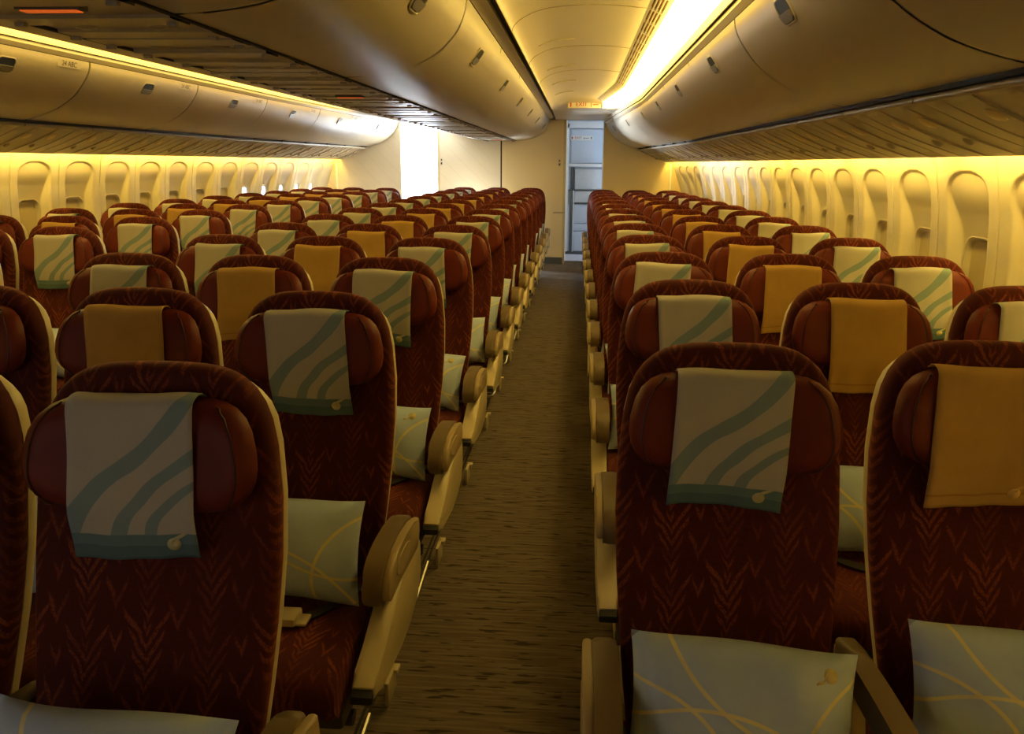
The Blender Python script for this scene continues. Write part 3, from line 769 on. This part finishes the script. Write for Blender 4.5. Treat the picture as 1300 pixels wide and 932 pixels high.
# ------------------------------------------------------------------ aisle ceilings, air grilles, cove lights
Y_CE = 10.25
def bendx(x, y):                # the light trough swings inward after the kink
    w = min(1, max(0, (x+.375)/(.43+.375))); t = max(0, y-8.3)
    k = .057*t if x > .59 else .085*t*w
    return x - k
SEC = catmull([(-.385, 2.297), (-.375, 2.325), (-.33, 2.365), (-.22, 2.410), (-.05, 2.430), (.15, 2.430), (.335, 2.413)], 4)
LENS = [(.437, 2.325), (.457, 2.300), (.505, 2.292), (.555, 2.294), (.600, 2.302)]
EDGE = [(.435, 2.372), (.437, 2.325)]  # added glowing edge, turned towards the ceiling
seg_y = [2.15, 2.95, 4.40, 5.85, 7.30, 8.30, 9.30, Y_CE]
def ceiling(flip):
    F = (lambda x: mirror(x)) if flip else (lambda x: x)
    nm = 'left' if flip else 'right'
    ys = [Y_FRONT, 2.15, 2.95-.004, 2.95-.002, 2.95+.002, 2.95+.004, 4.396, 4.398, 4.402, 4.404, 5.846, 5.848, 5.852, 5.854, 7.296, 7.298, 7.302, 7.304, 8.3, 9.3, Y_CE]
    gr = {2.948, 2.952, 4.398, 4.402, 5.848, 5.852, 7.298, 7.302}
    mb = MB(); rows = []
    for y in ys:
        k = .010 if any(abs(y-q) < 1e-6 for q in gr) else 0
        rows.append([(F(bendx(x, y)), y, z+k) for x, z in SEC])
    # rear soffit: the vault flattens down to the doorway head
    nS = len(SEC); endx = np.linspace(-.40, .40, nS)
    def end_row(t):
        a_ = min(1, t/.4); b_ = max(0, (t-.4)/.6); out = []
        y = Y_CE+.42*a_ if t <= .4 else Y_CE+.42+(Y_BACK-.02-Y_CE-.42)*b_
        for i, (x, z) in enumerate(SEC):
            xs = bendx(x, Y_CE); ex = -.40+.80*i/(nS-1); k = (y-Y_CE)/(Y_BACK-Y_CE)
            out.append((F(xs*(1-k)+ex*k), y, z*(1-a_)+2.302*a_ - .015*b_))
        return out
    for t in (.02, .2, .39, .41, .7, 1.0): rows.append(end_row(t))
    mb.grid(rows)
    # filler beside the soffit where the light trough stops
    tri = []
    xa, xb = bendx(.335, Y_CE), bendx(.602, Y_CE)
    for t in (0, .2, .4, .7, 1.0):
        e = end_row(t)[-1]; k = (e[1]-Y_CE)/(Y_BACK-Y_CE); x1 = xb*(1-k)+.40*k; z1 = 2.302*(1-k)+2.285*k
        tri.append([e, ((e[0]+F(x1))/2, e[1], (e[2]+z1)/2), (F(x1), e[1], z1)])
    mb.grid(tri)
    struct(mb.build(f'ceiling_{nm}', M['ceil'], angle=30))
    mb = MB(); mb.grid([[(F(-.46), y, 2.31), (F(-.455), y, 2.345), (F(-.39), y, 2.345), (F(-.383), y, 2.30)] for y in (Y_FRONT, 8.3, Y_BACK-.02)]); struct(mb.build('trim_%d' % (8+flip), M['psu_dark']))
    mb = MB(); mb.grid([[(F(.598-taper(y)), y, 2.312), (F(.607-taper(y)), y, 2.305), (F(.607-taper(y)), y, 2.262), (F(.611-taper(y)), y, 2.260), (F(.613-taper(y)), y, 2.30)] for y in (Y_FRONT, 8.3, Y_BACK-.02)]); struct(mb.build('trim_%d' % (10+flip), M['lip']))
    mb = MB(); mb.grid([[(F(.613-taper(y)), y, 2.262), (F(.65-taper(y)), y, 2.262)] for y in (Y_FRONT, 8.3, Y_BACK-.02)]); struct(mb.build('trim_%d' % (30+flip), M['gap']))
    # unlit trough panel over the first rows
    mb = MB(); mb.grid([[(F(x), y, z) for x, z in [(.335, 2.415), (.435, 2.372)]+LENS] for y in (Y_FRONT, 2.15)]); struct(mb.build('trim_%d' % (12+flip), M['ceil']))
    aisle = 'left' if flip else 'right'
    asl = 'the far aisle' if flip else 'the near aisle'
    for q, (y0, y1) in enumerate(zip(seg_y, seg_y[1:])):
        r = empty('cove_light', (F(.52), (y0+y1)/2, 2.32)); o = r.location.copy()
        mb = MB(); A = [[(F(bendx(x, y))-o.x, y-o.y, z-o.z) for x, z in LENS] for y in (y0+.002, y1-.002)]
        B = [[(F(bendx(x, y))-o.x, y-o.y, z-o.z+.01) for x, z in LENS] for y in (y0+.002, y1-.002)]
        mb.grid(A); mb.grid([b_[::-1] for b_ in B]); mb.build('lens', M['cove'], r)
        mb = MB(); mb.grid([[(F(bendx(x, y))-o.x, y-o.y, z-o.z) for x, z in EDGE] for y in (y0+.002, y1-.002)])
        if y1 == Y_CE: mb.grid([[(F(bendx(.437, y1))-o.x, y1-o.y, 2.372-o.z), (F(bendx(.60, y1))-o.x, y1-o.y, 2.372-o.z)], [(F(bendx(.437, y1))-o.x, y1-o.y, 2.30-o.z), (F(bendx(.60, y1))-o.x, y1-o.y, 2.302-o.z)]])  # glowing end face added to brighten the soffit
        mb.build('added_glow_face', M['cove_side'], r)  # added glow that lights the ceiling, not a separate lens
        mb = MB(); mb.grid([[(F(bendx(x, y))-o.x, y-o.y, z+.03-o.z) for x, z in LENS] for y in (y0, y1)]); mb.build('tray', M['ceil'], r)
        tag(r, f'glowing warm cove light, {ORD[q+1]} from the front over {asl}', 'ceiling light', 'cove lights over the aisles')
        g = empty('air_grille', (F(.385), (y0+y1)/2, 2.395)); o = g.location.copy()
        def GP(u, y, dz=0.0):
            x0, x1 = bendx(.336, y), bendx(.434, y); return (F(x0+(x1-x0)*u)-o.x, y-o.y, 2.415+(2.373-2.415)*u+dz-o.z)
        mb = MB(); mb.grid([[GP(u, y, .012) for u in (0, 1)] for y in (y0, y1)]); mb.build('slot_backing', M['slot'], g)
        mb = MB()
        for u0, u1 in ((0, .15), (.25, .33), (.44, .51), (.62, .69), (.80, 1.0)):
            mb.grid([[GP(u0, y, 0), GP(u1, y, 0), GP(u1, y, .011), GP(u0, y, .011)] for y in (y0, y1)], closed_v=True)
        nb = max(1, round((y1-y0)/.36))
        for k in range(nb+1):
            yc = y0+(y1-y0)*k/nb; ya, yb = max(y0, yc-.02), min(y1, yc+.02)
            mb.grid([[GP(0, y, -.001), GP(1, y, -.001), GP(1, y, .010), GP(0, y, .010)] for y in (ya, yb)], closed_v=True)
        mb.build('grille_frame', M['lip'], g)
        tag(g, f'slotted air grille, {ORD[q+1]} from the front over {asl}', 'air grille', 'air grilles beside the cove lights')
    for q, y in enumerate((2.95, 4.40, 5.85, 7.30)):
        mb = MB(); mb.tube([(F(bendx(x, y)), y, z+.001) for x, z in SEC], .0045, 6); struct(mb.build('trim_%d' % (40+10*flip+q), M['armside']))
    return end_row
ER = ceiling(0); ceiling(1)
for flip in (0, 1):
    F = (lambda x: mirror(x)) if flip else (lambda x: x)
    for q, yy in enumerate((5.5, 6.9, 8.1, 9.3)):
        mb = MB(); pts = []
        for x in np.linspace(-.30, -.06, 9):
            z = float(np.interp(x, [s[0] for s in SEC], [s[1] for s in SEC])); pts.append((F(bendx(x, yy)), yy, z-.004))
        mb.tube(pts, .006, 6); o = mb.build('ceiling_slot', M['lip'])
        tag(o, f'thin raised ceiling rib, {ORD[q+1]} from the front over the {"far" if flip else "near"} aisle', 'ceiling rib', 'ribs on the aisle ceiling')

# sidewall wash lights hidden behind the service panel edge
for flip in (0, 1):
    F = (lambda x: mirror(x)) if flip else (lambda x: x)
    ys = [-.6+1.45*i for i in range(9)] + [Y_BACK-.03]
    for q, (y0, y1) in enumerate(zip(ys, ys[1:])):
        r = empty('sidewall_light', (F(1.63), (y0+y1)/2, 1.70)); o = r.location.copy(); mb = MB()
        S = [(1.615, 1.694), (1.645, 1.702), (1.640, 1.712), (1.612, 1.704)]
        mb.grid([[(F(x-taper(y))-o.x, y-o.y, z-o.z) for x, z in S] for y in (y0+.05, y1-.05)], closed_v=True)
        mb.build('lamp', M['wash'], r)
        mb = MB(); mb.grid([[(F(x-taper(y))-o.x, y-o.y, z-o.z) for x, z in ((1.59, 1.65), (1.60, 1.715), (1.66, 1.72))] for y in (y0, y1)]); mb.build('reflector', M['lip'], r)
        tag(r, f'warm strip light behind service panels, {ORD[q+1]} from the front on the {"left" if flip else "right"} wall', 'strip light', 'strip lights along the window walls')

# ------------------------------------------------------------------ rear bulkhead and vestibule
DR0, DR1 = -.228, .365
dl0, dl1 = mirror(DR1), mirror(DR0)
ZH = 2.28
b = MB(); b.box(DR1, 1.75, Y_BACK, Y_BACK+.06, 0, 2.75); struct(b.build('wall_back_right', M['bulk']))
b = MB(); b.box(mirror(1.75), dl0, Y_BACK, Y_BACK+.06, 0, 2.75); struct(b.build('wall_back_left', M['bulk']))
b = MB(); b.box(XC+.012, DR0, Y_BACK, Y_BACK+1.0, 0, 2.30); b.box(dl1, XC-.012, Y_BACK, Y_BACK+1.0, 0, 2.30); struct(b.build('wall_back_centre', M['bulk']))
b = MB(); b.box(dl0-.01, DR1+.01, Y_BACK, Y_BACK+.06, ZH, 2.8); struct(b.build('wall_back_head', M['bulk']))
b = MB(); b.box(XC-.012, XC+.012, Y_BACK+.01, Y_BACK+.05, 0, 2.30); struct(b.build('trim_20', M['gap']))
b = MB(); b.box(DR0-.19, DR0-.004, Y_BACK-.008, Y_BACK, .82, .845); struct(b.build('trim_21', M['armside']))
b = MB(); b.box(DR0-.6, DR0-.03, Y_BACK-.012, Y_BACK, 0, .11); struct(b.build('baseboard_back', M['galley_dark']))
for i, x in enumerate((DR0-.02, dl1+.02)):
    b = MB(); b.box(x-.02, x+.02, Y_BACK-.006, Y_BACK+.0, 0, ZH); struct(b.build(f'trim_{22+i}', M['side']))
b = MB(); b.box(1.415, 1.44, Y_BACK-.03, Y_BACK, 0, 1.62, .004); struct(b.build('trim_24', M['white']))
b = MB(); b.box(mirror(1.44), mirror(1.415), Y_BACK-.03, Y_BACK, 0, 1.62, .004); struct(b.build('trim_25', M['white']))
for x, w, lab in ((DR0-.10, .02, 'tiny dark notice plate on the yellow-lit panel beside the galley doorway'), (dl1+.07, .02, 'tiny dark notice plate on the daylit panel beside the bright doorway')):
    r = empty('notice_plate', (x, Y_BACK-.004, 1.62)); mb = MB(); mb.box(-.02, .02, -.003, .003, -.06, .06, .002); mb.build('plate', M['lip'], r)
    mb = MB(); mb.box(-.010, .010, -.005, -.003, .018, .042); mb.box(-.012, .012, -.005, -.003, -.042, -.010); mb.build('pictogram', M['print_dark'], r); tag(r, lab, 'notice')
# exit sign and notice on the rear soffit
def on_soffit(x, t):
    R_ = ER(t); xs = [p[0] for p in R_]; zs = [p[2] for p in R_]; return Vector((x, R_[0][1], float(np.interp(x, xs, zs))))
def text_mesh(body, size, mat, parent, f, name='lettering'):
    cu = bpy.data.curves.new('txt', 'FONT'); cu.body = body; cu.size = size; cu.align_x = 'CENTER'; cu.align_y = 'CENTER'; cu.extrude = .001
    to = bpy.data.objects.new('txt', cu); COL.objects.link(to); dg = bpy.context.evaluated_depsgraph_get(); dg.update()
    me = bpy.data.meshes.new_from_object(to.evaluated_get(dg)); bpy.data.objects.remove(to)
    for v in me.vertices: v.co = Vector(f(v.co.x, v.co.y, v.co.z))
    me.materials.append(mat); o = bpy.data.objects.new(name, me); COL.objects.link(o); o.parent = parent; return o
p = on_soffit(.04, .2)
r = empty('exit_sign', (p.x-.02, p.y-.03, p.z-.01)); r.rotation_euler = (0, 0, 0)
mb = MB(); mb.box(-.20, .23, -.012, .03, -.045, .05, .006); mb.build('sign_board', M['ceil'], r)
text_mesh('EXIT', .075, M['print_red'], r, lambda x, y, z: (x-.02, -.0135-z, y))
mb = MB(); mb.box(-.17, -.15, -.0135, -.012, -.03, .03); mb.box(.10, .108, -.0135, -.012, -.035, .035); mb.box(.13, .20, -.0135, -.012, -.008, .004); mb.build('mark', M['print_red'], r)
tag(r, 'EXIT sign on the yellow soffit above the galley doorway', 'exit sign')

# vestibule shell behind the bulkhead
b = MB()
b.box(mirror(2.0), 2.0, Y_BACK+.06, 16.2, 2.42, 2.5); struct(b.build('ceiling_vestibule', M['white']))
b = MB(); b.box(mirror(2.05), -1.40, 14.75, 14.8, 0, 2.45); struct(b.build('wall_vestibule_back', M['white']))
b = MB(); b.box(-1.40, -.40, 13.55, 14.8, 0, 2.45); struct(b.build('wall_lavatory', M['white']))
b = MB(); b.box(.365, 1.9, 12.66, 13.2, 0, 2.42); struct(b.build('wall_closet', M['white']))
b = MB(); b.box(1.7, 1.78, 13.2, 16.2, 0, 2.45); struct(b.build('wall_vestibule_right', M['white']))
b = MB(); b.box(-.45, 1.8, 15.05, 15.1, 0, 2.45); struct(b.build('wall_galley_back', M['white']))
xl = mirror(1.62)
b = MB()
b.box(xl-.06, xl, 12.66, 13.35, 0, 2.45); b.box(xl-.06, xl, 14.45, 16.2, 0, 2.45); b.box(xl-.06, xl, 13.35, 14.45, 1.95, 2.45)
struct(b.build('wall_vestibule_left', M['white']))
b = MB(); b.box(xl-.07, xl+.015, 13.30, 13.36, 0, 1.98, .008); b.box(xl-.07, xl+.015, 14.44, 14.50, 0, 1.98, .008); b.box(xl-.07, xl+.015, 13.30, 14.50, 1.93, 1.99, .008)
struct(b.build('door_1', M['white']))
# galley seen through the right doorway
gy = 14.05
g = empty('galley_cabinet', (.10, gy, 0))
def gp(name, mat, *bx, bev=.004, parent=None):
    mb = MB(); mb.box(*bx, bev); return mb.build(name, mat, parent or g)
gp('carcass', M['galley'], -.46, 1.2, .03, .7, .02, 2.36)
gp('upper_panel', M['galley'], -.26, .36, -.005, .03, 1.62, 2.20)
gp('frame_post', M['white'], -.40, -.30, -.02, .03, .05, 2.30); gp('frame_post', M['white'], .36, .44, -.02, .03, .05, 2.30)
gp('head_rail', M['white'], -.46, .5, -.02, .03, 2.22, 2.34)
gp('shelf', M['white'], -.30, .36, -.06, .03, 1.555, 1.61)
gp('dark_recess', M['galley_dark'], -.265, -.20, .0, .03, 1.16, 1.55)
fo = gp('plastic_cover', M['film'], -.185, .30, -.015, .03, 1.16, 1.52, bev=.012)
gp('cross_bar', M['galley_dark'], -.30, .36, -.025, .03, 1.135, 1.158); gp('drawer_front', M['film'], -.185, .34, -.01, .03, .93, 1.13); gp('cross_bar', M['galley_dark'], -.22, .36, -.025, .03, .905, .925)
po = gp('post', M['galley_dark'], -.262, -.222, -.035, .03, .05, 1.14)
gp('post_edge', M['white'], -.215, -.195, -.03, .03, .05, 1.14)
for z0, z1 in ((.56, .895), (.42, .55), (.06, .41)):
    d = gp('cart_door', M['galley'], -.19, .36, -.012, .03, z0, z1, bev=.008)
    e = gp('cart_door', M['galley'], -.42, -.268, -.012, .03, z0, z1, bev=.008)
    if z0 < .1:
        gp('latch', M['sign'], -.06, .0, -.03, -.01, .24, .32, parent=d); gp('latch', M['sign'], -.35, -.31, -.03, -.01, .24, .32, parent=e)
gp('kick_plate', M['galley_dark'], -.46, .9, -.01, .03, .0, .055)
tag(g, 'blue-white galley cabinet with carts seen through the rear doorway', 'galley cabinet')
r = empty('door_sign', (.10-.08, gy-.01, 2.05)); mb = MB()
pl = [(.185*sx*1.0+(.0)+.0, .0) for sx in (1,)]
cap = [(.165+.04*math.cos(a), .04*math.sin(a)) for a in np.linspace(-math.pi/2, math.pi/2, 9)] + [(-.165-.04*math.cos(a), -.04*math.sin(a)) for a in np.linspace(-math.pi/2, math.pi/2, 9)]
mb.prism(cap, 'y', -.006, .006, .002, 1); mb.build('plate', M['sign'], r)
text_mesh('EXIT', .060, M['print_red'], r, lambda x, y, z: (x-.065, -.0075-z, y))
mb = MB()
mb.prism([(-.18, -.02), (-.16, -.02), (-.16, .004), (-.152, .004), (-.17, .026), (-.188, .004), (-.18, .004)], 'y', -.0085, -.006); mb.build('arrow', M['print_red'], r)
mb = MB(); mb.prism([(.16, -.02), (.175, -.02), (.175, .004), (.184, .004), (.1675, .024), (.151, .004), (.16, .004)], 'y', -.0085, -.006); mb.box(.03, .05, -.0085, -.006, -.012, .006); mb.box(.06, .125, -.0085, -.006, -.006, .002); mb.build('mark', M['galley_dark'], r)
tag(r, 'white EXIT sign strip with red letters on the galley panel', 'sign')
r = empty('galley_lamp', (.05, 13.5, 2.40)); mb = MB(); mb.box(-.40, .40, -.12, .12, -.012, .02, .004); mb.build('housing', M['white'], r); mb = MB(); mb.box(-.37, .37, -.09, .09, -.02, -.011, .003); mb.build('diffuser', M['tube'], r)
tag(r, 'white ceiling lamp in the galley behind the rear doorway', 'ceiling light')

# ------------------------------------------------------------------ daylight
def area(name, loc, rot, sx, sy, power, col):
    l = bpy.data.lights.new(name, 'AREA'); l.shape = 'RECTANGLE'; l.size = sx; l.size_y = sy; l.energy = power; l.color = col
    o = bpy.data.objects.new(name, l); COL.objects.link(o); o.location = loc; o.rotation_euler = rot; return o
area('daylight_left_door', (xl-.25, 13.9, 1.05), (0, math.radians(-90), 0), 1.8, 1.05, L_DOOR, (.80, .90, 1.0))
area('daylight_right_door', (1.55, 13.9, 1.3), (0, math.radians(90), 0), 1.4, .8, L_GAL, (.72, .85, 1.0))

area('daylight_forward_door', (-1.9, -1.1, 1.45), (math.radians(90), 0, math.radians(0)), 1.0, 1.5, 4.2, (.80, .88, 1.0))

w = bpy.data.worlds.new('World'); SC.world = w; w.use_nodes = True
bg = w.node_tree.nodes['Background']; sk = w.node_tree.nodes.new('ShaderNodeTexSky'); sk.sky_type = 'HOSEK_WILKIE'; sk.turbidity = 4.0; sk.sun_direction = (-.6, .3, .7)
w.node_tree.links.new(sk.outputs[0], bg.inputs[0]); bg.inputs[1].default_value = 2.0

# ------------------------------------------------------------------ camera
f, cx, cy, rol = 980., 665., 421., .009
xv, yv = 736.5, 208.5
c, s = math.cos(rol), math.sin(rol)
a, bb = (xv-cx)/f, (cy-yv)/f
a0, b0 = a*c-bb*s, a*s+bb*c
pit = math.atan(b0); yaw = math.atan(a0/math.hypot(1, b0))
fw = Vector((-math.sin(yaw)*math.cos(pit), math.cos(yaw)*math.cos(pit), -math.sin(pit)))
rt = Vector((math.cos(yaw), math.sin(yaw), 0)); up = rt.cross(fw)
r2 = rt*c+up*s; u2 = up*c-rt*s
cam = bpy.data.cameras.new('camera'); co = bpy.data.objects.new('camera', cam); COL.objects.link(co)
co.matrix_world = Matrix(((r2.x, u2.x, -fw.x, 0), (r2.y, u2.y, -fw.y, 0), (r2.z, u2.z, -fw.z, 1.60), (0, 0, 0, 1)))
cam.sensor_fit = 'HORIZONTAL'; cam.sensor_width = 36.0; cam.lens = f*36/1300
cam.shift_x = (650-cx)/1300; cam.shift_y = (cy-466)/1300; cam.clip_start = .05
SC.camera = co
vs = SC.view_settings; vs.view_transform = 'Standard'; vs.look = 'None'; vs.gamma = 1.0; vs.exposure = 0.0; vs.use_curve_mapping = False
